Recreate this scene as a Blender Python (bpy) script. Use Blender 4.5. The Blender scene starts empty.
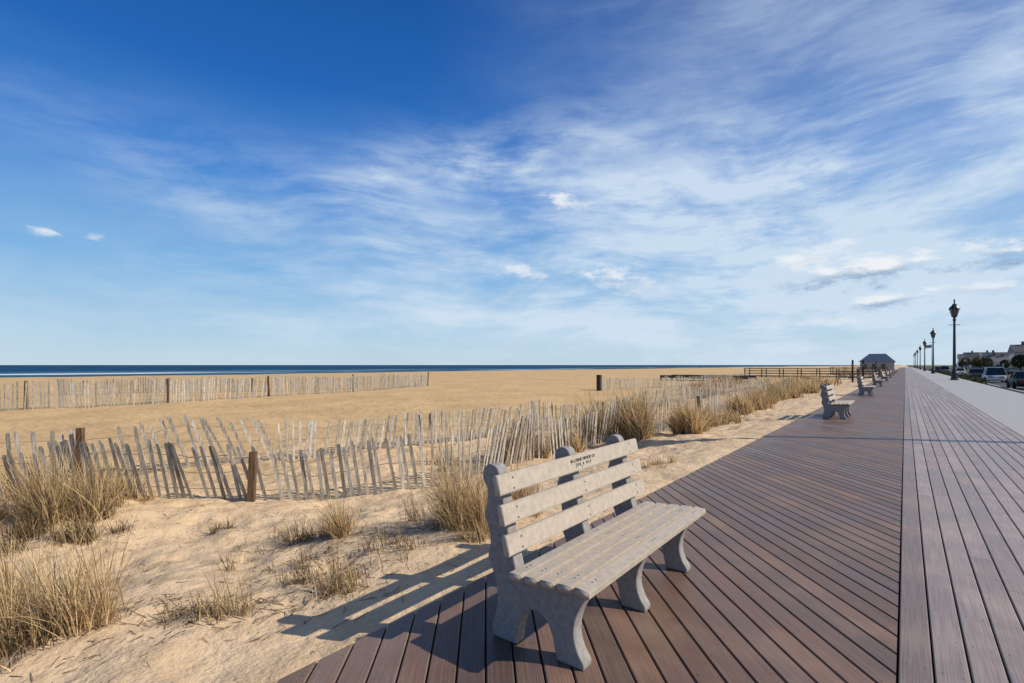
import bpy, math, random, bmesh
import numpy as np
from mathutils import Vector, noise, Matrix
random.seed(7)
R = math.radians
scene = bpy.context.scene
CA, SA = math.cos(R(37.1)), math.sin(R(37.1))
def st(l, d):
    """survey station frame (lateral, ahead) -> world x,y ; boardwalk runs along +Y"""
    return (-SA*d + CA*l, CA*d + SA*l)
XL = -2.38     # left edge of boardwalk
XM = -.03      # seam between the two board fields

# ------------------------------------------------------------------ helpers
def new_mat(name):
    m = bpy.data.materials.new(name); m.use_nodes = True
    nt = m.node_tree; b = nt.nodes["Principled BSDF"]
    return m, nt, b
def N(nt, t, **kw):
    n = nt.nodes.new(t)
    for k, v in kw.items(): setattr(n, k, v)
    return n
def mth(nt, op, a, b=None, c=None, clamp=False):
    n = nt.nodes.new('ShaderNodeMath'); n.operation = op; n.use_clamp = clamp
    for i, v in enumerate((a, b, c)):
        if v is None: continue
        if isinstance(v, (int, float)): n.inputs[i].default_value = v
        else: nt.links.new(v, n.inputs[i])
    return n.outputs[0]
def mixc(nt, f, a, b, mode='MIX'):
    n = nt.nodes.new('ShaderNodeMix'); n.data_type = 'RGBA'; n.blend_type = mode
    for i, v in ((0, f), (6, a), (7, b)):
        if isinstance(v, (int, float)): n.inputs[i].default_value = v
        elif isinstance(v, tuple): n.inputs[i].default_value = (v[0], v[1], v[2], 1)
        else: nt.links.new(v, n.inputs[i])
    return n.outputs[2]
def noisen(nt, vec, scale, detail=4, rough=.55, dist=0.):
    n = nt.nodes.new('ShaderNodeTexNoise'); n.inputs['Scale'].default_value = scale
    n.inputs['Detail'].default_value = detail; n.inputs['Roughness'].default_value = rough
    n.inputs['Distortion'].default_value = dist
    if vec is not None: nt.links.new(vec, n.inputs['Vector'])
    return n.outputs['Fac']
def mapping(nt, vec, scale=(1,1,1), rot=(0,0,0), loc=(0,0,0)):
    n = nt.nodes.new('ShaderNodeMapping'); n.inputs['Scale'].default_value = scale
    n.inputs['Rotation'].default_value = rot; n.inputs['Location'].default_value = loc
    nt.links.new(vec, n.inputs['Vector']); return n.outputs[0]
def smooth(nt, v, a, b, lo=0., hi=1.):
    n = nt.nodes.new('ShaderNodeMapRange'); n.interpolation_type = 'SMOOTHSTEP'
    nt.links.new(v, n.inputs[0])
    for i, x in ((1,a),(2,b),(3,lo),(4,hi)): n.inputs[i].default_value = x
    return n.outputs[0]
def bump(nt, b, h, strength=.5, dist=.01, prev=None):
    n = nt.nodes.new('ShaderNodeBump'); n.inputs['Strength'].default_value = strength
    n.inputs['Distance'].default_value = dist
    nt.links.new(h, n.inputs['Height'])
    if prev is not None: nt.links.new(prev, n.inputs['Normal'])
    nt.links.new(n.outputs[0], b.inputs['Normal']); return n.outputs[0]
def objco(nt): return nt.nodes.new('ShaderNodeTexCoord').outputs['Object']
def geopos(nt): return nt.nodes.new('ShaderNodeNewGeometry').outputs['Position']

class MB:
    def __init__(s): s.v=[]; s.f=[]; s.c=[]; s.m=[]
    def add(s, vs, fs, col=(1,1,1), mi=0):
        o=len(s.v); s.v += [tuple(p) for p in vs]; s.c += [col]*len(vs)
        for f in fs: s.f.append(tuple(i+o for i in f)); s.m.append(mi)
    def box(s, x0,x1,y0,y1,z0,z1, col=(1,1,1), mi=0):
        s.add([(x0,y0,z0),(x1,y0,z0),(x1,y1,z0),(x0,y1,z0),(x0,y0,z1),(x1,y0,z1),(x1,y1,z1),(x0,y1,z1)],
              [(0,3,2,1),(4,5,6,7),(0,1,5,4),(1,2,6,5),(2,3,7,6),(3,0,4,7)], col, mi)
    def beam(s, p, q, w, h, col=(1,1,1), mi=0, up=(0,0,1)):
        p=Vector(p); q=Vector(q); d=(q-p).normalized(); u=Vector(up)
        a=d.cross(u)
        if a.length<1e-4: a=d.cross(Vector((1,0,0)))
        a.normalize(); b=a.cross(d).normalized()
        a*=w/2; b*=h/2
        s.add([p-a-b,p+a-b,p+a+b,p-a+b,q-a-b,q+a-b,q+a+b,q-a+b],
              [(0,1,2,3),(7,6,5,4),(0,4,5,1),(1,5,6,2),(2,6,7,3),(3,7,4,0)], col, mi)
    def lathe(s, prof, n=12, cx=0, cy=0, col=(1,1,1), mi=0):
        vs=[]; fs=[]
        for r,z in prof:
            for i in range(n):
                a=2*math.pi*i/n; vs.append((cx+r*math.cos(a), cy+r*math.sin(a), z))
        for j in range(len(prof)-1):
            for i in range(n):
                k=(i+1)%n; fs.append((j*n+i, j*n+k, (j+1)*n+k, (j+1)*n+i))
        fs.append(tuple(range(n-1,-1,-1))); fs.append(tuple((len(prof)-1)*n+i for i in range(n)))
        s.add(vs,fs,col,mi)
    def mesh(s, name, mats):
        me=bpy.data.meshes.new(name); me.from_pydata(s.v,[],s.f); me.update()
        for m in mats: me.materials.append(m)
        me.polygons.foreach_set('material_index', s.m)
        at=me.color_attributes.new('Col','FLOAT_COLOR','POINT')
        arr=np.ones((len(s.v),4),dtype=np.float32); arr[:,:3]=np.array(s.c,dtype=np.float32)
        at.data.foreach_set('color', arr.ravel()); return me
    def obj(s, name, mats, parent=None, smooth=False):
        me=s.mesh(name,mats); return link(name, me, parent, smooth)
def link(name, me, parent=None, sm=False):
    o=bpy.data.objects.new(name, me); scene.collection.objects.link(o)
    if parent: o.parent=parent
    if sm: me.polygons.foreach_set('use_smooth',[True]*len(me.polygons))
    return o
def empty(name, loc=(0,0,0), rz=0):
    e=bpy.data.objects.new(name,None); scene.collection.objects.link(e); e.location=loc; e.rotation_euler=(0,0,rz); return e
def fbm(x,y,s,o=4):
    return noise.fractal(Vector((x*s,y*s,3.7)),1.0,2.0,o)
def sstep(a,b,x):
    t=min(1,max(0,(x-a)/(b-a))); return t*t*(3-2*t)

# ------------------------------------------------------------------ materials
def attr_mat(name, rough=.8, nscale=(30,30,30), namt=.25, bstr=.3, bdist=.003, spec=.3, metal=0):
    m,nt,b=new_mat(name)
    a=N(nt,'ShaderNodeAttribute',attribute_name='Col')
    co=mapping(nt,objco(nt),nscale)
    n=noisen(nt,co,1,2,.6)
    f=smooth(nt,n,.3,.7,1-namt,1+namt)
    c=mixc(nt,1.0,a.outputs['Color'],f,'MULTIPLY')
    nt.links.new(c,b.inputs['Base Color'])
    b.inputs['Roughness'].default_value=rough; b.inputs['Specular IOR Level'].default_value=spec
    b.inputs['Metallic'].default_value=metal
    if bstr>.2: bump(nt,b,n,bstr,bdist)
    return m
M_attr = attr_mat('painted', .55, (3,3,3), .06, .05)
M_wood = attr_mat('weathered_wood', .9, (40,40,5), .35, .15, .003, .15)
def deck_mat(name, ang, rough):
    m,nt,b=new_mat(name)
    a=N(nt,'ShaderNodeAttribute',attribute_name='Col')
    co=geopos(nt)
    r=mapping(nt,co,(1,1,1),(0,0,ang))
    g=mapping(nt,r,(160,2.2,1))
    n=noisen(nt,g,1,2,.6)
    big=noisen(nt,co,1.3,4,.6)
    f=mth(nt,'ADD', smooth(nt,n,.3,.7,.80,1.18), smooth(nt,big,.35,.7,-.15,.16))
    c=mixc(nt,1.0,a.outputs['Color'],f,'MULTIPLY')
    s=noisen(nt,co,260,1,.5)
    sx=N(nt,'ShaderNodeSeparateXYZ'); nt.links.new(co,sx.inputs[0])
    edge=smooth(nt,mth(nt,'ADD',sx.outputs[0],mth(nt,'MULTIPLY',big,1.2)),-1.75,-1.35,.5,0)
    dust=mth(nt,'MULTIPLY',smooth(nt,s,.50,.66),mth(nt,'ADD',smooth(nt,big,.45,.70,0.0,.35),edge))
    c=mixc(nt,dust,c,(.44,.35,.25))
    nt.links.new(c,b.inputs['Base Color'])
    nt.links.new(smooth(nt,big,.3,.7,rough-.09,rough+.1),b.inputs['Roughness'])
    b.inputs['Specular IOR Level'].default_value=.4
    bump(nt,b,n,.35,.0015); return m
M_deckL = deck_mat('composite_deck_diagonal', R(-40), .48)
M_deckR = deck_mat('composite_deck_straight', 0, .45)

def sand_mat():
    m,nt,b=new_mat('sand')
    p=geopos(nt); sx=N(nt,'ShaderNodeSeparateXYZ'); nt.links.new(p,sx.inputs[0]); X=sx.outputs[0]
    big=noisen(nt,p,.35,4,.6); mid=noisen(nt,p,3.4,4,.62); fine=noisen(nt,p,130,2,.7)
    near=mixc(nt,smooth(nt,mid,.35,.7),(.64,.475,.305),(.54,.39,.24))
    farc=mixc(nt,smooth(nt,big,.35,.68),(.57,.39,.20),(.49,.33,.165))
    c=mixc(nt,smooth(nt,X,-12,-5),farc,near)
    wet=smooth(nt,X,-125,-105)
    c=mixc(nt,wet,(.20,.15,.10),c)
    c=mixc(nt,1.0,c,smooth(nt,fine,.3,.7,.84,1.14),'MULTIPLY')
    d=mth(nt,'MULTIPLY',smooth(nt,fine,.65,.71),smooth(nt,mid,.50,.68,0,.8))
    c=mixc(nt,d,c,(.16,.11,.07))
    nt.links.new(c,b.inputs['Base Color']); b.inputs['Roughness'].default_value=.95
    b.inputs['Specular IOR Level'].default_value=.1
    h=mth(nt,'ADD',mth(nt,'MULTIPLY',mid,.075),mth(nt,'MULTIPLY',fine,.004))
    bump(nt,b,h,.95,1.0)
    return m
M_sand=sand_mat()

def sea_mat():
    m,nt,b=new_mat('sea_water')
    p=geopos(nt); sx=N(nt,'ShaderNodeSeparateXYZ'); nt.links.new(p,sx.inputs[0]); X=sx.outputs[0]
    w=noisen(nt,mapping(nt,p,(.05,.012,1)),1,4,.6)
    w2=noisen(nt,mapping(nt,p,(.004,.0006,1)),1,3,.6)
    c=mixc(nt,smooth(nt,w,.35,.65),(.004,.035,.09),(.012,.075,.15))
    c=mixc(nt,smooth(nt,w2,.45,.6,0,.6),c,(.006,.04,.11))
    c=mixc(nt,smooth(nt,X,-420,-200,0,.5),c,(.04,.14,.19))
    fo=noisen(nt,mapping(nt,p,(.055,.006,1)),1,4,.65)
    near=smooth(nt,X,-330,-215)
    f=mth(nt,'MULTIPLY',smooth(nt,fo,.56,.62),near)
    c=mixc(nt,f,c,(.75,.8,.82))
    nt.links.new(c,b.inputs['Base Color']); b.inputs['Roughness'].default_value=.7
    b.inputs['Specular IOR Level'].default_value=.06
    bump(nt,b,w,.6,.6); return m
M_sea=sea_mat()

def simple(name,col,rough=.6,spec=.3,ns=8,amt=.12,bs=.15,bd=.004,metal=0):
    m,nt,b=new_mat(name); co=objco(nt); n=noisen(nt,co,ns,3,.6)
    c=mixc(nt,1.0,col,smooth(nt,n,.3,.7,1-amt,1+amt),'MULTIPLY')
    nt.links.new(c,b.inputs['Base Color']); b.inputs['Roughness'].default_value=rough
    b.inputs['Specular IOR Level'].default_value=spec; b.inputs['Metallic'].default_value=metal
    if bs>0: bump(nt,b,n,bs,bd)
    return m
M_conc=simple('cast_concrete',(.255,.24,.225),.8,.25,35,.14,.25,.002)
M_slat=simple('bench_plastic_lumber',(.41,.35,.285),.5,.35,25,.10,.15,.001)
M_black=simple('black_iron',(.02,.02,.022),.4,.5,bs=0)
M_dark=simple('dark_glass',(.02,.025,.03),.08,.6,2,.02,0)
M_tyre=simple('tyre',(.02,.02,.02),.8,bs=0)
M_asph=simple('asphalt',(.06,.06,.062),.9,.2,40,.2,0)
M_walk=simple('promenade_concrete',(.34,.335,.34),.8,.25,6,.08,0)
M_white=simple('white_paint',(.75,.75,.73),.6,bs=0)
M_land=simple('winter_lawn',(.13,.12,.06),.95,.1,1.5,.3,0)
M_under=simple('deck_joists',(.03,.022,.018),.9,.1,bs=0)
M_ink=simple('engraved_ink',(.06,.05,.045),.8,.1,bs=0)

def grass_mat():
    m,nt,b=new_mat('dry_beach_grass')
    a=N(nt,'ShaderNodeAttribute',attribute_name='Col')
    df=N(nt,'ShaderNodeBsdfDiffuse'); nt.links.new(a.outputs['Color'],df.inputs['Color'])
    tr=N(nt,'ShaderNodeBsdfTranslucent'); nt.links.new(a.outputs['Color'],tr.inputs['Color'])
    mx=N(nt,'ShaderNodeMixShader'); mx.inputs[0].default_value=.3
    nt.links.new(df.outputs[0],mx.inputs[1]); nt.links.new(tr.outputs[0],mx.inputs[2])
    nt.links.new(mx.outputs[0],nt.nodes['Material Output'].inputs['Surface']); nt.nodes.remove(b); return m
M_grass=grass_mat()

# ------------------------------------------------------------------ terrain
mounds=[(st(-2.7,3.1),.9,.08),(st(-5.0,5.9),1.1,.16),(st(-1.6,5.1),.5,.06),(st(-.3,5.1),.5,.06),
        (st(3.4,12.6),1.0,.18),(st(2.1,12.6),.8,.12),(st(8,18),1.2,.15),(st(-2.2,9.4),1.3,.10)]
random.seed(21)
dimples=[]
for (x0,y0,a,n) in [(-3.2,1.2,1.75,26),(-5.2,.5,1.5,22),(-8,3,1.9,30),(-10,6,1.2,34),(-4.0,3.0,2.6,14),(-14,4,1.4,40),(-12,12,2.4,30)]:
    x,y=x0,y0
    for i in range(n):
        a+=random.gauss(0,.08); x+=math.cos(a)*.62; y+=math.sin(a)*.62; s=.14*(1 if i%2 else -1)
        dimples.append((x-math.sin(a)*s,y+math.cos(a)*s,random.uniform(.10,.14),random.uniform(.03,.05)))
for i in range(320): dimples.append((random.uniform(-12,-2.8),random.uniform(0,13),random.uniform(.07,.2),random.uniform(.012,.04)))
from collections import defaultdict
DG=defaultdict(list)
for dm in dimples:
    for a in (-1,0,1):
        for b in (-1,0,1): DG[(int(math.floor(dm[0]))+a,int(math.floor(dm[1]))+b)].append(dm)
def sandz(x,y):
    t=XL-x
    if t<-.12: 
        return -.30
    z=-.045-.30*sstep(.2,3.4,t)
    if t<0: z=-.045-.1*sstep(0,-.12,t)
    k=sstep(0,1.2,t)
    near=1-sstep(25,60,abs(x))
    z+=k*near*(.055*fbm(x,y,.8,4)+.030*fbm(x+9,y,3.5,3))
    z+=.045*fbm(x,y,1.1,3)*(1-k)*(1 if t>0 else 0)
    z+=k*.10*fbm(x,y,.09,3)
    for (c,r,h) in mounds:
        dd=((x-c[0])**2+(y-c[1])**2)/(r*r)
        if dd<6: z+=h*math.exp(-dd)
    for (dx,dy,r,h) in DG.get((int(math.floor(x)),int(math.floor(y))),()):
        q=((x-dx)**2+(y-dy)**2)/(r*r)
        if q<5: z+=k*h*(-math.exp(-q*1.6)+.35*q*math.exp(-q))
    if x<-102: z-=1.9*sstep(-102,-150,x)+ (0 if x>-150 else .3)
    return z
def seq(segs):
    out=[]
    for a,b,n in segs: out+=list(np.linspace(a,b,n,endpoint=False))
    return out+[segs[-1][1]]
xs=seq([(-1500,-160,6),(-160,-95,34),(-95,-30,50),(-30,-12,50),(-12,-6,120),(-6,-2.6,90),(-2.6,-2.2,14),(-2.2,2.5,3)])
ys=seq([(-400,-40,12),(-40,-4,30),(-4,0,40),(0,8,190),(8,20,150),(20,60,90),(60,200,60),(200,1200,30),(1200,9000,12)])
nx,ny=len(xs),len(ys)
V=[(x,y,sandz(x,y)) for y in ys for x in xs]
F=[(j*nx+i,j*nx+i+1,(j+1)*nx+i+1,(j+1)*nx+i) for j in range(ny-1) for i in range(nx-1)]
me=bpy.data.meshes.new('beach_sand_ground'); me.from_pydata(V,[],F); me.materials.append(M_sand); me.update()
link('beach_sand_ground',me,None,True)
mb=MB(); mb.add([(-40000,-20000,-1.7),(-120,-20000,-1.7),(-120,40000,-1.7),(-40000,40000,-1.7)],[(0,1,2,3)])
mb.obj('sea_water',[M_sea])
mb=MB(); mb.add([(2.4,-400,-.62),(4000,-400,-.62),(4000,9000,-.62),(2.4,9000,-.62)],[(0,1,2,3)])
mb.obj('lawn_ground',[M_land])
random.seed(11)
# ------------------------------------------------------------------ boardwalk
bw=empty('boardwalk')
mb=MB(); W=.142; GAP=.009; ang=R(40); c0,s0=math.cos(ang),math.sin(ang)
i0=int(-6*s0/W)-20; i1=int(420*s0/W)
for i in range(i0,i1):
    ca=i*W+GAP/2; cb=(i+1)*W-GAP/2
    def P(c,X,z):
        s=(c*c0-X)/s0
        return (X, s0*c+c0*s, z)
    xr=XM-.006
    k=random.uniform(.78,1.22); h=random.uniform(-.06,.06)
    col=(.150*k*(1+h),.094*k,.070*k*(1-h))
    ch=.005
    prof=[(ca,-.026),(ca,-ch),(ca+ch,0),(cb-ch,0),(cb,-ch),(cb,-.026)]
    xl=XL+random.uniform(-.004,.004)
    vs=[P(c,xl,z) for c,z in prof]+[P(c,xr,z) for c,z in prof]
    fs=[(j,j+1,j+7,j+6) for j in range(5)]+[(5,4,3,2,1,0),(6,7,8,9,10,11)]
    mb.add(vs,fs,col)
mb.obj('diagonal_boards',[M_deckL],bw)
mb=MB()
nb=13
for b in range(nb+1):
    xa=XM+.004+b*W; xb=xa+W-GAP
    y=-6-random.uniform(0,4.8)
    while y<420:
        L=4.88 if y<120 else 30
        k=random.uniform(.86,1.14)
        col=(.285*k,.225*k,.205*k) if b else (.22*k,.165*k,.145*k)  # same composite as the diagonal boards; sun glint painted in as paler colour
        ch=.005; ya=y; yb=y+L-.004
        prof=[(xa,-.026),(xa,-ch),(xa+ch,0),(xb-ch,0),(xb,-ch),(xb,-.026)]
        vs=[(c,ya,z) for c,z in prof]+[(c,yb,z) for c,z in prof]
        mb.add(vs,[(j,j+6,j+7,j+1) for j in range(5)]+[(0,1,2,3,4,5),(11,10,9,8,7,6)],col)
        y+=L
XR=XM+.004+(nb+1)*W
mb.obj('straight_boards',[M_deckR],bw)
mb=MB(); mb.box(XL+.02,XR-.01,-8,420,-.30,-.034); mb.obj('deck_frame',[M_under],bw)
mb=MB()
for i in range(int(-2*s0/W)-8,int(14*s0/W)):
    for X in (XL+.06,-1.6,-.8,XM-.06):
        for off in (.03,.112):
            c=i*W+off; s=(c*c0-X)/s0; y=s0*c+c0*s
            if -1<y<12: mb.add([(X+.004*math.cos(a*1.047),y+.004*math.sin(a*1.047),.0008) for a in range(6)],[(0,1,2,3,4,5)],(.03,.025,.02))
for b in range(nb+1):
    for k in range(-2,34):
        for off in (.03,.105):
            X=XM+.004+b*W+off; y=k*.41
            mb.add([(X+.004*math.cos(a*1.047),y+.004*math.sin(a*1.047),.0008) for a in range(6)],[(0,1,2,3,4,5)],(.04,.035,.03))
mb.obj('deck_screws',[M_attr],bw)
mb=MB(); y=-10
while y<420:
    L=1.5 if y<90 else 20
    mb.box(XR+.01,4.9,y+.006,y+L-.006,-.4,-.004); y+=L
mb.obj('concrete_promenade',[M_walk])
mb=MB(); mb.box(5.0,5.2,-20,500,-.62,-.12); mb.box(6.6,6.78,-20,500,-.62,-.38); mb.obj('street_kerb',[M_walk])
mb=MB(); mb.add([(6.79,-100,-.5),(19,-100,-.5),(19,1500,-.5),(6.79,1500,-.5)],[(0,1,2,3)]); mb.obj('street_road',[M_asph])
mb=MB()
for k in range(120):
    y=k*9; mb.add([(12.9,y,-.495),(13.02,y,-.495),(13.02,y+3,-.495),(12.9,y+3,-.495)],[(0,1,2,3)])
    mb.add([(6.8,y*.7,-.495),(9.2,y*.7,-.495),(9.2,y*.7+.1,-.495),(6.8,y*.7+.1,-.495)],[(0,1,2,3)])
mb.obj('road_marking',[M_white])

# ------------------------------------------------------------------ bench
def catmull(pts,n=5):
    out=[]; L=len(pts)
    for i in range(L):
        p0,p1,p2,p3=[Vector(pts[(i+k-1)%L][:2]) for k in range(4)]
        if len(pts[i])>2:
            out.append(tuple(p1)); 
            if len(pts[(i+1)%L])>2: continue
            p0=p1-(p2-p1)*.3
        if len(pts[(i+1)%L])>2: p3=p2+(p2-p1)*.3
        for t in [k/n for k in range(n)]:
            if t==0 and len(pts[i])>2: continue
            out.append(tuple(.5*((2*p1)+(-p0+p2)*t+(2*p0-5*p1+4*p2-p3)*t*t+(-p0+3*p1-3*p2+p3)*t**3)))
    return out
prof=[(-.01,0,1),(.145,0,1),(.15,.06),(.17,.135),(.21,.195),(.275,.215),(.335,.185),(.37,.125),(.385,.06),(.40,0,1),
      (.555,0,1),(.555,.03),(.52,.085),(.50,.16),(.51,.24),(.54,.31),(.56,.345),(.565,.392,1),(.15,.372,1),
      (.128,.45),(.098,.55),(.078,.65),(.058,.75),(.038,.85),(.028,.905),(.0,.94),(-.045,.945),(-.085,.915),(-.088,.86),
      (-.055,.80),(-.062,.72),(-.078,.66),(-.045,.58),(-.035,.50),(-.05,.43),(-.01,.34),(.015,.25),(.01,.16),(-.015,.08),(-.02,.03)]
P2=catmull(prof)
def support_mesh():
    bm=bmesh.new(); T=.085
    a=[bm.verts.new((x,-T/2,z)) for x,z in P2]; f=bm.faces.new(a)
    r=bmesh.ops.extrude_face_region(bm,geom=[f])
    for v in [g for g in r['geom'] if isinstance(g,bmesh.types.BMVert)]: v.co.y+=T
    bmesh.ops.recalc_face_normals(bm,faces=bm.faces)
    big=[f for f in bm.faces if len(f.verts)>10]
    es=set(e for f in big for e in f.edges)
    bmesh.ops.bevel(bm,geom=list(es),offset=.009,segments=2,affect='EDGES',profile=.6)
    me=bpy.data.meshes.new('support'); bm.to_mesh(me); bm.free(); me.materials.append(M_conc)
    me.polygons.foreach_set('use_smooth',[len(p.vertices)<6 for p in me.polygons]); return me
ME_sup=support_mesh()
def slat_mesh(slats,y0,y1):
    bm=bmesh.new()
    for (cx,cz,w,t,tilt) in slats:
        m=Matrix.Translation((cx,(y0+y1)/2+random.uniform(-.003,.003),cz))@Matrix.Rotation(tilt,4,'Y')@Matrix.Diagonal((w,y1-y0,t,1))
        bmesh.ops.create_cube(bm,size=1,matrix=m)
    bmesh.ops.bevel(bm,geom=list(bm.edges),offset=.006,segments=2,affect='EDGES')
    me=bpy.data.meshes.new('slats'); bm.to_mesh(me); bm.free(); me.materials.append(M_slat); 
    me.polygons.foreach_set('use_smooth',[p.area<.002 for p in me.polygons]); return me
seat=[(.20+.098*i,.400+.0055*i,.082,.038,-.05) for i in range(5)]
seat[-1]=(.20+.098*4,.400+.0055*4-.003,.082,.038,.12)
back=[]
for s in (.17,.325,.48):
    back.append((.168-.19*s,.375+s,.108,.036,math.pi/2-.19))
ME_seat=slat_mesh(seat,-.13,1.66); ME_back=slat_mesh(back,-.13,1.66)
mb=MB()
for yy in (0,.755,1.51):
    for (cx,cz,w_,t_,ti) in seat:
        for dy in (-.018,.018):
            mb.lathe([(.006,cz+.0185),(.005,cz+.0215),(.002,cz+.0225)],8,cx,yy+dy)
    for (cx,cz,w_,t_,ti) in back:
        for dz in (-.028,.028):
            p=Vector((cx+.0185-.19*dz,yy,cz+dz)); mb.beam(p,p+Vector((.003,0,.0006)),.010,.010)
ME_bolt=mb.mesh('bolts',[simple('zinc_bolt',(.25,.25,.25),.4,.5,bs=0,metal=.8)])
def bench(x,y,rz=0):
    e=empty('park_bench',(x,y,.001),rz)
    for i,yy in enumerate((0,.755,1.51)):
        o=link('support_%d'%(i+1),ME_sup,e); o.location=(0,yy,0)
    link('seat',ME_seat,e); link('backrest',ME_back,e); link('bolts',ME_bolt,e)
    return e
b0=bench(-1.81,2.28)
tx=bpy.data.curves.new('inscription','FONT'); tx.body='IN LOVING MEMORY OF\nJ H B   &   M L P'; tx.size=.03; tx.align_x='CENTER'; tx.align_y='CENTER'; tx.extrude=.0008
tx.materials.append(M_ink)
to=bpy.data.objects.new('inscription',tx); scene.collection.objects.link(to); to.parent=b0
to.location=(back[2][0]+.0188,.78,back[2][1]+.004); to.rotation_euler=(R(90)-.19,0,R(90))
for yy in (17.0,31,45,60,75,92,110,130): bench(-1.84,yy)

# ------------------------------------------------------------------ sand fences
def fence(pts, H, sp, lean=(0,0), jitter=.1, posts=(), wires=(.2,.5,.8), wid=.045, miss=.03, posth=None, name='sand_fence'):
    mb=MB()
    P=[Vector(st(*p)) for p in pts]
    line=[]; 
    for a in range(len(P)-1):
        p0=P[max(a-1,0)];p1=P[a];p2=P[a+1];p3=P[min(a+2,len(P)-1)]
        n=max(2,int((p2-p1).length/.02))
        for k in range(n):
            t=k/n
            line.append(.5*((2*p1)+(-p0+p2)*t+(2*p0-5*p1+4*p2-p3)*t*t+(-p0+3*p1-3*p2+p3)*t**3))
    line.append(P[-1])
    nxt=0; prevw=[None]*len(wires); s=0
    for i in range(1,len(line)):
        seg=(line[i]-line[i-1]).length; s+=seg
        if s<nxt: continue
        nxt=s+sp*random.uniform(.88,1.12)
        q=line[i]; t=(line[i]-line[i-1]).normalized(); nrm=Vector((-t.y,t.x))
        z=sandz(q.x,q.y)
        h=H*(1+.20*noise.noise(Vector((q.x*.6,q.y*.6,1))))*random.uniform(.93,1.04)
        wob=noise.noise(Vector((q.x*.5,q.y*.5,5)))
        la=lean[0]+jitter*1.5*wob+random.gauss(0,jitter*.22); lb=lean[1]+jitter*1.8*noise.noise(Vector((q.x*.4,q.y*.4,9)))+random.gauss(0,jitter*.16)
        d=Vector((t.x*la+nrm.x*lb,t.y*la+nrm.y*lb,1)).normalized()
        base=Vector((q.x,q.y,z-.15)); top=base+d*(h+.15)
        k=random.uniform(.55,1.2); r=random.uniform(-.05,.04)
        col=(.35*k*(1+r),.315*k,.27*k*(1-r))
        if random.random()>miss:
            w=wid*random.uniform(.85,1.1); a=Vector((t.x,t.y,0))*w/2; b=Vector((nrm.x,nrm.y,0))*.005
            tip=top; sh=top-d*.03
            vs=[base-a-b,base+a-b,base+a+b,base-a+b,sh-a-b,sh+a-b,sh+a+b,sh-a+b,tip-a*.6-b,tip+a*.6-b,tip+a*.6+b,tip-a*.6+b]
            mb.add(vs,[(0,1,5,4),(1,2,6,5),(2,3,7,6),(3,0,4,7),(4,5,9,8),(5,6,10,9),(6,7,11,10),(7,4,8,11),(8,9,10,11)],col)
        for wi,wf in enumerate(wires):
            c=base+d*(.15+h*wf)+Vector((nrm.x,nrm.y,0))*.008
            if prevw[wi] is not None:
                mb.beam(prevw[wi],c,.006,.006,(.12,.085,.06))
            prevw[wi]=c
    for (l,d_) in posts:
        x,y=st(l,d_); z=sandz(x,y); ph=posth or H*.95
        ln=random.uniform(-.05,.05)
        mb.beam((x,y,z-.2),(x+ln,y+ln,z+ph),.085,.085,(.12,.075,.045))
    return mb.obj(name,[M_wood])
frontA=[(-7.6,6.3),(-5.9,6.7),(-4.84,6.96),(-3.52,7.06),(-2.56,7.3),(-1.62,7.54),(-.96,8.0),(-.42,9.0)]
fence(frontA,.78,.092,(-.08,-.05),.17,posts=[(-3.5,6.96)],posth=.66,wid=.048,miss=.05)
frontB=[(-.42,9.1),(.35,10.2),(1.49,11.4),(3.3,13.5),(6.5,18),(11.3,24.7),(18.9,35)]
fence(frontB,.84,.09,(.0,.0),.16,posts=[(.35,10.3),(6.5,18)],posth=.8,wid=.050)
rear=[(-9.5,7.4),(-7.5,8.0),(-6.5,8.6),(-5.3,9.4),(-4.4,10.0)]
fence(rear,.88,.16,(-.30,.05),.22,posts=[(-6.9,8.3)],wid=.055)
rear2=[(-4.4,10.0),(-3.2,11.2),(-1.6,12.4),(.2,14.2),(3.1,17.6),(6.4,23.2),(10.8,29.4),(22,44)]
fence(rear2,.78,.095,(.04,0),.18,posts=[(3.1,17.6)],wid=.055,posth=.7)
fence([(-21.8,20.9),(-16.8,25.4),(-12.0,34),(-7.1,43.7)],1.08,.115,(0,0),.10,posts=[(-20.6,22),(-16.8,25.4),(-14,30),(-11,36),(-7.1,43.7)],wid=.055,posth=1.2,miss=.06)
fence([(-27,31),(-18,36),(-7.1,44.5)],1.0,.12,(0,0),.08,posts=[(-18,36)],wid=.055)
fence([(6.3,37),(9,39.5),(17.4,48),(30,66)],.85,.13,(0,0),.14,wid=.06)
mb=MB(); x,y=st(6.2,37); mb.box(x-.14,x+.14,y-.14,y+.14,-.8,.8,(.05,.04,.035)); mb.obj('fence_end_post',[M_wood])
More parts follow.
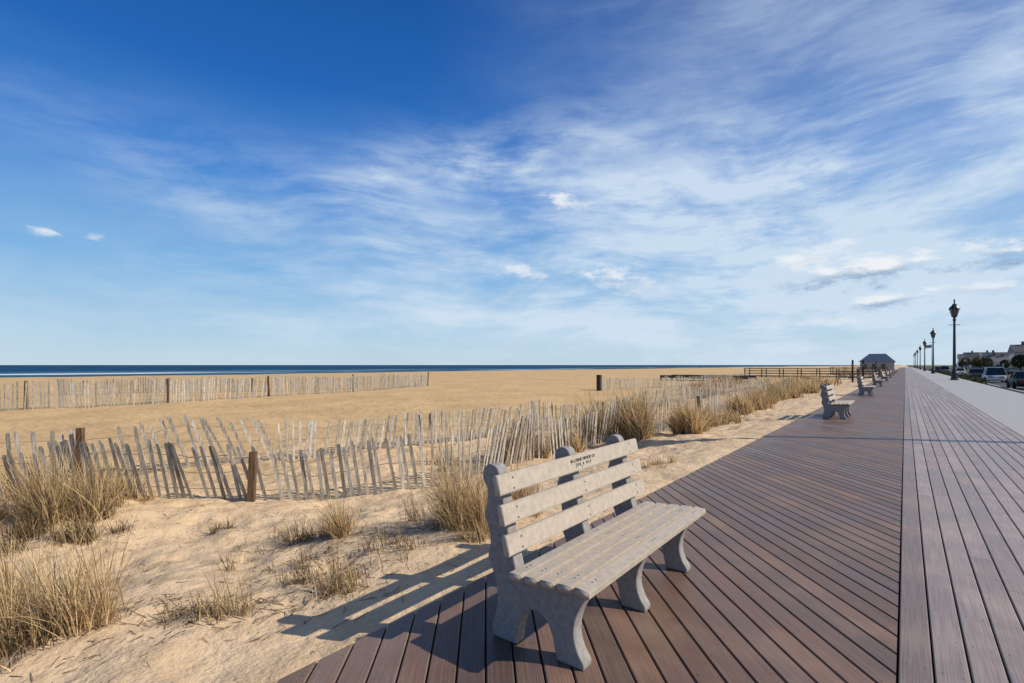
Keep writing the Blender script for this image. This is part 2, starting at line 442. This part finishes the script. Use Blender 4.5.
# ------------------------------------------------------------------ grass
def grass(l,d,h,rad,n,wind=(-.22,-.10),dark=0.0,bw=.0035,name='beach_grass',sub=7):
    x0,y0=st(l,d); mb=MB()
    subs=[(random.gauss(0,rad*.5),random.gauss(0,rad*.5),random.uniform(.5,1.12)) for _ in range(sub)]
    for i in range(n):
        sx,sy,sk=random.choice(subs)
        bx=x0+sx+random.gauss(0,rad*.15); by=y0+sy+random.gauss(0,rad*.15)
        z=sandz(bx,by)-.02
        if bx>XL-.02: continue
        L=h*sk*random.uniform(.4,1.35); a=random.uniform(0,2*math.pi); sp=abs(random.gauss(0,.5))
        dx=math.cos(a)*sp+wind[0]*random.uniform(.0,1.4); dy=math.sin(a)*sp+wind[1]*random.uniform(0,1.4)
        bend=random.uniform(.15,1.1)
        seg=4; pts=[]
        p=Vector((bx,by,z)); dirv=Vector((dx*.6,dy*.6,1)).normalized()
        pts.append(p.copy())
        for k in range(seg):
            dirv=(dirv+Vector((dx,dy,-.28*bend))*.42*bend).normalized()
            p=p+dirv*(L/seg); pts.append(p.copy())
        pa=random.uniform(0,math.pi); side=Vector((math.cos(pa),math.sin(pa),0))
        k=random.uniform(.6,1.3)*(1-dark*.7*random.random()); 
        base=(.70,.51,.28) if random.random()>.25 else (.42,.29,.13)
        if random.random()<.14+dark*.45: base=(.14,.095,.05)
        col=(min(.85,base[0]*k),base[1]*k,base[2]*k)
        w=bw*random.uniform(.6,1.2)
        vs=[]; 
        for j,q in enumerate(pts):
            ww=w*(1-.85*(j/seg)**1.5)
            vs+= [q-side*ww,q+side*ww]
        mb.add(vs,[(2*j,2*j+1,2*j+3,2*j+2) for j in range(seg)],col)
    return mb.obj(name,[M_grass])
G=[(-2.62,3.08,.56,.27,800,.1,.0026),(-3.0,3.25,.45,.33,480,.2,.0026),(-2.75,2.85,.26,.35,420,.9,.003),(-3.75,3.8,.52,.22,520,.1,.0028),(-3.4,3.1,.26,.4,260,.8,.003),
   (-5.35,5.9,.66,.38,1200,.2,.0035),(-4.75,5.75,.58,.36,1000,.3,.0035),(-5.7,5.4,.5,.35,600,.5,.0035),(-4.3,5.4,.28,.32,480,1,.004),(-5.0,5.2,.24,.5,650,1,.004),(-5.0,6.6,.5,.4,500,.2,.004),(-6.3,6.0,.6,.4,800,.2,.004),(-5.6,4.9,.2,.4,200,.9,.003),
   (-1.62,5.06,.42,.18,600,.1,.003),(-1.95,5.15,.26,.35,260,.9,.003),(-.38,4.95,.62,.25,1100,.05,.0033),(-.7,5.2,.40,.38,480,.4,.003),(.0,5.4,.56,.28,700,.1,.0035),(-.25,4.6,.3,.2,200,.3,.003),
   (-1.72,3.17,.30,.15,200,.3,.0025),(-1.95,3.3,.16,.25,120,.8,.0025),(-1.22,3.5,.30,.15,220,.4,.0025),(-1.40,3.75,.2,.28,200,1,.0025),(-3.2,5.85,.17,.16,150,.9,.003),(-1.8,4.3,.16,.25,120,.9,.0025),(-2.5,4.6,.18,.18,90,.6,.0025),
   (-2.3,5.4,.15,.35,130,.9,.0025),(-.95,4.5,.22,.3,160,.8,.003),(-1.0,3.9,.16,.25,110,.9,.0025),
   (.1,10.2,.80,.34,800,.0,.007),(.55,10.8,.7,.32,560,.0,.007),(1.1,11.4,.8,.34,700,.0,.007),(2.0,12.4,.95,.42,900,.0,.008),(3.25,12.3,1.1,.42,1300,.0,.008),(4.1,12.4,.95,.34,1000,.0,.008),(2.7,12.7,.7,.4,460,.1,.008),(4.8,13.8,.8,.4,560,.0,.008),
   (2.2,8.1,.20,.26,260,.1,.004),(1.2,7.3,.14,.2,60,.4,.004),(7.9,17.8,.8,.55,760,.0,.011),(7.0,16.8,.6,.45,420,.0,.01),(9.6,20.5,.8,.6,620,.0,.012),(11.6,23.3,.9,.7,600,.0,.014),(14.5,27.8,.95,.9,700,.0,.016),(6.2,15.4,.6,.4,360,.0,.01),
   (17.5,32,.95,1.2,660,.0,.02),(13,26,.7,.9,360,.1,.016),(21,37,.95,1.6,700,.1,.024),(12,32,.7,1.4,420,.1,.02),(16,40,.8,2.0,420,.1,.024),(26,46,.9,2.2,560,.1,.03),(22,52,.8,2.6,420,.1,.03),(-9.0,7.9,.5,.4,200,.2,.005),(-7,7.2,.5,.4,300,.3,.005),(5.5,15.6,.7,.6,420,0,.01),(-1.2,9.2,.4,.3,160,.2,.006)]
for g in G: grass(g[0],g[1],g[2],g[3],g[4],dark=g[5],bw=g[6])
for k in range(14):
    y=55+k*11+random.uniform(-3,3); x=random.uniform(-11,-5)
    d=-SA*x+CA*y; l=CA*x+SA*y
    grass(l,d,.8,1.6,160,dark=.2,bw=.03+k*.004)
mb=MB()
for i in range(1500):
    l=random.uniform(-4.2,1.0); d=random.uniform(2.8,7.5)
    if random.random()<.75:
        c=random.choice([(-1.5,4.4),(-2.6,3.2),(-4.4,5.3),(-1.3,3.6),(-.8,5.0),(-1.9,3.3),(-2.0,5.2)]); l=random.gauss(c[0],.3); d=random.gauss(c[1],.25)
    x,y=st(l,d)
    if x>XL-.05: continue
    a=random.uniform(0,6.28); L=random.uniform(.01,.10); z=sandz(x,y)+.004
    x2,y2=x+math.cos(a)*L,y+math.sin(a)*L; k=random.uniform(.3,1.6)
    mb.beam((x,y,z),(x2,y2,sandz(x2,y2)+random.uniform(.0,.025)),.0028,.0028,(.15*k,.10*k,.06*k))
mb.obj('dry_twigs',[M_wood])

# ------------------------------------------------------------------ beach walkover deck with rails
def walkover(x0,x1,y0,y1,zt,name):
    e=empty(name); mb=MB(); c=(.13,.11,.095)
    mb.box(x0,x1,y0,y1,-.1,.05,c)
    for yy in (y0+.05,y1-.05):
        n=int((x1-x0)/2)
        for i in range(n+1):
            x=x0+(x1-x0)*i/n
            mb.box(x-.06,x+.06,yy-.06,yy+.06,-.8,zt+.05,c)
        for z in (zt*.35,zt*.68,zt): mb.box(x0,x1,yy-.025,yy+.025,z-.045,z+.045,c)
    mb.obj('railing',[M_wood],e)
walkover(-18,-2.6,78,81,1.0,'beach_walkover')
walkover(-24,-14,62,66,.22,'beach_platform')
walkover(-11,-2.6,112,116,1.1,'beach_walkover')
for x,y in ((-4.2,62),(-3.4,63.5),(-3.5,95)):
    mb=MB(); mb.beam((x,y,-.5),(x,y,2.0),.16,.16,(.05,.04,.035)); mb.beam((x-.1,y-.09,1.5),(x+.1,y-.09,1.5),.03,.3,(.2,.2,.18)); mb.obj('beach_sign_post',[M_wood])

# ------------------------------------------------------------------ street lamp
def lamp_meshes():
    mb=MB()
    mb.lathe([(.34,0),(.34,.12),(.27,.16),(.26,.7),(.29,.74),(.23,.82),(.18,1.0),(.15,1.1),(.17,1.15),(.14,1.2),(.115,3.5),(.095,5.9),(.15,5.95),(.15,6.05),(.08,6.1),(.11,6.2),(.19,6.3)],16)
    for i in range(6):
        a=i*math.pi/3
        mb.beam((.19*math.cos(a),.19*math.sin(a),6.3),(.38*math.cos(a),.38*math.sin(a),7.05),.05,.05)
    mb.lathe([(.46,7.05),(.47,7.12),(.30,7.35),(.18,7.45),(.19,7.55),(.07,7.62),(.05,7.85),(.09,7.92),(.02,8.1)],12)
    mb.beam((-.45,0,5.5),(.45,0,5.5),.05,.05)
    a=mb.mesh('lamp_iron',[M_black])
    mb=MB(); mb.lathe([(.16,6.3),(.34,7.05)],6); return a,mb.mesh('lamp_glass',[simple('smoked_lantern',(.12,.125,.13),.3,.5,bs=0)])
LA,LB=lamp_meshes()
for y in (15.0,67.9,117.5,167,217,267,317,367):
    e=empty('street_lamp',(3.90,y,-.004)); link('lamp_post',LA,e); link('lantern_glass',LB,e)

# ------------------------------------------------------------------ cars
def car(x,y,col,rz=0,suv=False):
    e=empty('parked_car',(x,y,-.5),rz); H=1.75 if suv else 1.45
    mb=MB()
    S=[(-2.25,.45,.75,.70),(-2.15,.28,.85,.82),(-1.4,.22,.92,.90),(-.3,.2,.95,.92),(1.0,.2,.95,.92),(1.8,.24,.88,.88),(2.15,.3,.78,.8),(2.28,.42,.65,.66)]
    vs=[];fs=[]
    for (yy,zl,zb,w) in S:
        vs+=[(-w*.9,yy,zl),(-w,yy,(zl+zb)/2),(-w*.93,yy,zb),(w*.93,yy,zb),(w,yy,(zl+zb)/2),(w*.9,yy,zl)]
    for j in range(len(S)-1):
        for i in range(6):
            k=(i+1)%6; fs.append((j*6+i,j*6+k,(j+1)*6+k,(j+1)*6+i))
    fs+= [tuple(range(6)),tuple((len(S)-1)*6+i for i in range(5,-1,-1))]
    mb.add(vs,fs,col,0)
    rb=-2.0 if suv else -1.75
    g=[(-.84,rb,.9),(.84,rb,.9),(.84,1.15,.93),(-.84,1.15,.93),(-.66,rb+.3,H-.05),(.66,rb+.3,H-.05),(.66,.35,H-.05),(-.66,.35,H-.05)]
    mb.add(g,[(0,1,5,4),(1,2,6,5),(2,3,7,6),(3,0,4,7),(4,5,6,7)],(1,1,1),1)
    mb.box(-.68,.68,rb+.28,.38,H-.055,H,col,0)
    for sx in (-1,1):
        for yy in (rb+.55,-.35,.5):
            mb.beam((sx*.87,yy,.92),(sx*.69,yy*.8,H-.03),.07,.03,col,0)
    for sx in (-1,1):
        mb.box(sx*.45-.2,sx*.45+.2,-2.28,-2.18,.62,.74,(.4,.02,.02),0); mb.box(sx*.5-.18,sx*.5+.18,2.2,2.27,.55,.68,(.8,.8,.8),0)
    mb.obj('body',[M_attr,M_dark],e)
    mb=MB()
    for sx in (-.86,.86):
        for yy in (-1.4,1.42):
            vs=[(sx-.1+.2*k,yy+.33*math.cos(a*.3927),.33+.33*math.sin(a*.3927)) for k in (0,1) for a in range(16)]
            mb.add(vs,[(a,(a+1)%16,16+(a+1)%16,16+a) for a in range(16)]+[tuple(range(16)),tuple(range(31,15,-1))])
    mb.obj('wheels',[M_tyre],e)
cols=[(.015,.018,.025),(.6,.6,.6),(.05,.05,.06),(.65,.65,.66),(.25,.26,.28),(.02,.03,.08),(.6,.6,.6),(.25,.03,.03)]
for k,y in enumerate([60.5,80,97,129,172,204]):
    car(8.0,y,cols[k%8],0,k%3==1)
for k,y in enumerate([88,104,126,148,180,220]):
    car(17.8,y,cols[(k*3+1)%8],math.pi,k%2==0)

# ------------------------------------------------------------------ buildings
def house(x,y,w,dp,h,wall,roof,rh=3,name='beach_house'):
    e=empty(name,(x,y,-.6)); mb=MB(); mb.box(-w/2,w/2,-dp/2,dp/2,0,h,wall); mb.obj('walls',[M_attr],e)
    mb=MB(); o=.4; ho=name=='beach_house'
    vs=[(-w/2-o,-dp/2-o,h),(w/2+o,-dp/2-o,h),(w/2+o,dp/2+o,h),(-w/2-o,dp/2+o,h),(-w/2-o if ho else -w/4,0,h+rh),(w/2+o if ho else w/4,0,h+rh)]
    mb.add(vs,[(0,1,5,4),(2,3,4,5),(1,2,5),(3,0,4),(3,2,1,0)],roof)
    if ho:
        mb.box(-w/4,-w/4+.8,-.4,.4,h+rh*.5,h+rh+1.0,(.25,.12,.09))
    mb.obj('roof',[M_attr],e)
    mb=MB()
    for fl in range(max(1,int(h/3))):
        z=1+fl*3
        for i in range(int(w/2.2)):
            xx=-w/2+1.1+i*2.2; mb.box(xx-.45,xx+.45,-dp/2-.04,-dp/2+.02,z,z+1.4)
        for i in range(int(dp/2.2)):
            yy=-dp/2+1.1+i*2.2; mb.box(-w/2-.04,-w/2+.02,yy-.45,yy+.45,z,z+1.4)
    mb.obj('windows',[M_dark],e)
    if ho:
        mb=MB(); mb.box(-w/2-2.4,-w/2-.45,-dp/2,dp/2,2.7,2.95,roof)
        for i in range(5):
            yy=-dp/2+.15+i*(dp-.3)/4; mb.box(-w/2-2.3,-w/2-2.1,yy-.1,yy+.1,0,2.7,(.75,.75,.75))
        mb.obj('porch',[M_attr],e)
hc=[(.62,.6,.56),(.36,.34,.30),(.6,.6,.6),(.26,.29,.33),(.42,.38,.30),(.65,.63,.6)]
rc=[(.07,.07,.075),(.12,.09,.07),(.13,.13,.14),(.06,.07,.09)]
y=150
for k in range(17):
    w=random.uniform(8.5,12); dp=random.uniform(8,12)
    house(33+random.uniform(-3,4),y,w,dp,random.choice([3.2,5.5,6.3]),hc[k%6],rc[k%4],random.uniform(2.2,3.6)); y+=dp+random.uniform(5,18)
house(-6.5,186,8,8,3.0,(.3,.3,.3),(.045,.07,.12),2.4,'beach_pavilion')
house(-9,330,9,12,3.4,(.45,.42,.38),(.08,.08,.09),2.6,'beach_pavilion')
e=empty('flag_pole',(6,190,-.5)); mb=MB(); mb.lathe([(.07,0),(.04,8)],8,col=(.6,.6,.6)); mb.obj('pole',[M_attr],e)
mb=MB()
vs=[];n=8
for i in range(n+1):
    for z in (6.9,7.8): vs.append((-i*.2,.15*math.sin(i*1.1),z-.02*i))
mb.add(vs,[(2*i,2*i+2,2*i+3,2*i+1) for i in range(n)],(.3,.3,.38)); mb.obj('flag',[M_attr],e)
def tree(x,y,h):
    e=empty('street_tree',(x,y,-.6)); mb=MB(); mb.lathe([(.2,0),(.12,h*.5),(.04,h*.9)],8,col=(.1,.08,.06)); 
    for i in range(9):
        a=random.uniform(0,6.28); z=h*random.uniform(.3,.7); r=h*.3
        mb.beam((0,0,z),(r*math.cos(a),r*math.sin(a),z+r*.8),.06,.06,(.1,.08,.06))
    mb.obj('trunk',[M_wood],e); mb=MB()
    for i in range(900):
        v=Vector((random.gauss(0,1),random.gauss(0,1),random.gauss(0,1))).normalized()*random.uniform(.4,1)**.5
        c=Vector((v.x*h*.3,v.y*h*.3,h*.62+v.z*h*.35)); 
        if noise.noise(c*.9+Vector((x,y,0)))<-.12: continue
        s=.16; k=random.uniform(.5,1.3); u=Vector((random.gauss(0,1),random.gauss(0,1),random.gauss(0,1))).normalized(); w=u.orthogonal().normalized()
        mb.add([c-u*s,c+w*s,c+u*s,c-w*s],[(0,1,2,3)],(.05*k,.065*k,.025*k))
    mb.obj('crown',[M_grass],e)
for k in range(12): tree(23+random.uniform(-.6,2),160+k*19+random.uniform(-6,6),random.uniform(3.2,6))
for k in range(8):
    x,y=5.8,72+k*17
    mb=MB()
    for i in range(500):
        v=Vector((random.gauss(0,.4),random.gauss(0,.7),abs(random.gauss(0,.35)))); s=.07; kk=random.uniform(.5,1.2)
        u=Vector((random.gauss(0,1),random.gauss(0,1),random.gauss(0,1))).normalized(); w=u.orthogonal().normalized(); c=v+Vector((x,y,-.4))
        mb.add([c-u*s,c+w*s,c+u*s,c-w*s],[(0,1,2,3)],(.07*kk,.075*kk,.03*kk))
    mb.obj('roadside_shrub',[M_grass])

# ------------------------------------------------------------------ light
SUN_EL=37; sd=Vector((math.cos(R(26))*math.cos(R(SUN_EL)), math.sin(R(26))*math.cos(R(SUN_EL)), math.sin(R(SUN_EL))))
L=bpy.data.lights.new('sun','SUN'); L.energy=5.0; L.angle=R(.5); L.color=(1,.915,.79)
lo=bpy.data.objects.new('sun',L); scene.collection.objects.link(lo); lo.rotation_euler=sd.to_track_quat('Z','Y').to_euler()

w=bpy.data.worlds.new('World'); scene.world=w; w.use_nodes=True; nt=w.node_tree
try: w.cycles.sampling_method='NONE'
except Exception as ex: print(ex)
bg=nt.nodes['Background']
STR=.09
sky=N(nt,'ShaderNodeTexSky'); sky.sky_type='NISHITA'; sky.sun_disc=False
sky.sun_elevation=R(SUN_EL); sky.sun_rotation=R(90-26); sky.air_density=1.0; sky.dust_density=.4; sky.ozone_density=3.0
tc=N(nt,'ShaderNodeTexCoord'); D=tc.outputs['Generated']
rot=mapping(nt,D,(1,1,1),(0,0,R(-37.1)))
sp=N(nt,'ShaderNodeSeparateXYZ'); nt.links.new(rot,sp.inputs[0])
az=mth(nt,'ARCTAN2',sp.outputs[0],sp.outputs[1]); el=mth(nt,'ARCSINE',sp.outputs[2])
cr=N(nt,'ShaderNodeValToRGB'); nt.links.new(mth(nt,'MULTIPLY',el,1/.9),cr.inputs[0])
stops=[(0,(.50,.66,.77)),(.06,(.38,.60,.79)),(.18,(.15,.42,.77)),(.36,(.04,.23,.67)),(.52,(.010,.13,.49)),(.7,(.004,.085,.36)),(1,(.003,.06,.27))]
els=cr.color_ramp.elements
els[0].position=0; els[0].color=(*stops[0][1],1); els[1].position=1; els[1].color=(*stops[-1][1],1)
for p_,c_ in stops[1:-1]:
    e_=els.new(p_); e_.color=(*c_,1)
g=mixc(nt,1.0,cr.outputs[0],(1/STR,1/STR,1/STR),'MULTIPLY')
base=mixc(nt,.12,g,sky.outputs[0])
def ae(u,v):
    a=math.atan((u-512)/520); return a, math.atan((365-v)/520*math.cos(a))
cb=N(nt,'ShaderNodeCombineXYZ'); nt.links.new(az,cb.inputs[0]); nt.links.new(el,cb.inputs[1])
wn=N(nt,'ShaderNodeTexNoise'); wn.inputs['Scale'].default_value=2.0; wn.inputs['Detail'].default_value=3; wn.inputs['Roughness'].default_value=.4; nt.links.new(cb.outputs[0],wn.inputs['Vector'])
vm=N(nt,'ShaderNodeVectorMath',operation='MULTIPLY_ADD'); nt.links.new(wn.outputs['Color'],vm.inputs[0]); vm.inputs[1].default_value=(.24,.15,0); nt.links.new(cb.outputs[0],vm.inputs[2])
wq=vm.outputs[0]
n1=noisen(nt,mapping(nt,wq,(1.6,4.6,1),(0,0,R(-8))),1.7,7,.60)
n2=noisen(nt,mapping(nt,wq,(2.6,13,1),(0,0,R(13)),(3,1,0)),1.7,7,.66)
tex=mth(nt,'ADD',mth(nt,'MULTIPLY',smooth(nt,n1,.37,.66),.60),mth(nt,'MULTIPLY',smooth(nt,n2,.38,.68),.40))
azr=smooth(nt,az,-.20,.85); ell=smooth(nt,el,.40,.0)
veil=mth(nt,'ADD',mth(nt,'MULTIPLY',azr,.50),mth(nt,'MULTIPLY',ell,.30))
dens=mth(nt,'MULTIPLY',veil,mth(nt,'ADD',mth(nt,'MULTIPLY',tex,.90),.44))
def ell_mask(u,v,wu,hv,rotd):
    a,e=ae(u,v); k=1/520*math.cos(a)**2
    da=mth(nt,'DIVIDE',mth(nt,'SUBTRACT',az,a),k); de=mth(nt,'DIVIDE',mth(nt,'SUBTRACT',el,e),math.cos(a)/520)
    c,s=math.cos(R(rotd)),math.sin(R(rotd))
    p=mth(nt,'ADD',mth(nt,'MULTIPLY',da,c/wu),mth(nt,'MULTIPLY',de,s/wu))
    q=mth(nt,'SUBTRACT',mth(nt,'MULTIPLY',de,c/hv),mth(nt,'MULTIPLY',da,s/hv))
    r=mth(nt,'ADD',mth(nt,'MULTIPLY',p,p),mth(nt,'MULTIPLY',q,q))
    return mth(nt,'EXPONENT',mth(nt,'MULTIPLY',r,-1.0)), q
streak=None
for (u,v,wu,hv,rd,s_) in [(450,166,125,24,9,.62),(600,185,170,50,0,.34),(400,240,180,38,-14,.42),(200,205,170,34,-20,.20),(720,240,260,80,0,.42),(900,130,240,100,8,.20),(540,315,350,34,0,.38),(880,290,220,55,0,.26)]:
    m_,_q=ell_mask(u,v,wu,hv,rd); t=mth(nt,'MULTIPLY',m_,s_)
    streak=t if streak is None else mth(nt,'ADD',streak,t)
dens=mth(nt,'ADD',dens,mth(nt,'MULTIPLY',streak,mth(nt,'ADD',mth(nt,'MULTIPLY',tex,1.5),.06)))
dens=mth(nt,'MINIMUM',dens,.86)
ccol=mixc(nt,dens,base,(.66/STR,.78/STR,.90/STR))
np_=noisen(nt,mapping(nt,cb.outputs[0],(1,2.2,1)),19,6,.65)
for (u,v,wu,hv,rd,g,am) in [(865,270,88,19,2,1.2,.85),(815,256,52,11,8,.2,.7),(892,300,52,9,3,1,.75),(1003,254,50,14,-6,1.1,.85),(622,280,40,12,-8,.3,.8),(528,273,28,7,-10,0,.65),(563,200,22,8,-12,0,.85),(44,231,17,5,-6,0,.7),(98,238,13,5,0,0,.65),(975,288,50,7,0,.5,.6),(820,323,60,7,0,0,.4)]:
    m_,q=ell_mask(u,v,wu,hv,rd)
    f=mth(nt,'ADD',mth(nt,'MULTIPLY',m_,.68),mth(nt,'MULTIPLY',mth(nt,'SUBTRACT',np_,.5),2.2))
    dn=mth(nt,'MULTIPLY',smooth(nt,f,.18,.80,0,am),smooth(nt,m_,.03,.35))
    if g>0:
        shade=mth(nt,'MULTIPLY',smooth(nt,mth(nt,'ADD',q,mth(nt,'MULTIPLY',mth(nt,'SUBTRACT',np_,.5),1.8)),.35,-.30),min(g,1))
        pc=mixc(nt,shade,(.90/STR,.92/STR,.94/STR),(.26/STR,.38/STR,.58/STR))
    else: pc=(.88/STR,.90/STR,.94/STR)
    ccol=mixc(nt,dn,ccol,pc)
nt.links.new(ccol,bg.inputs['Color']); bg.inputs['Strength'].default_value=STR

# ------------------------------------------------------------------ camera
cam=bpy.data.cameras.new('camera'); co=bpy.data.objects.new('camera',cam); scene.collection.objects.link(co)
co.location=(0,0,1.5); co.rotation_euler=(R(90),0,R(37.1)); cam.sensor_width=36; cam.lens=520/1024*36
cam.shift_y=23.5/1024; cam.clip_end=60000; cam.clip_start=.05
scene.camera=co
scene.view_settings.view_transform='Standard'; scene.view_settings.look='None'; scene.view_settings.exposure=0
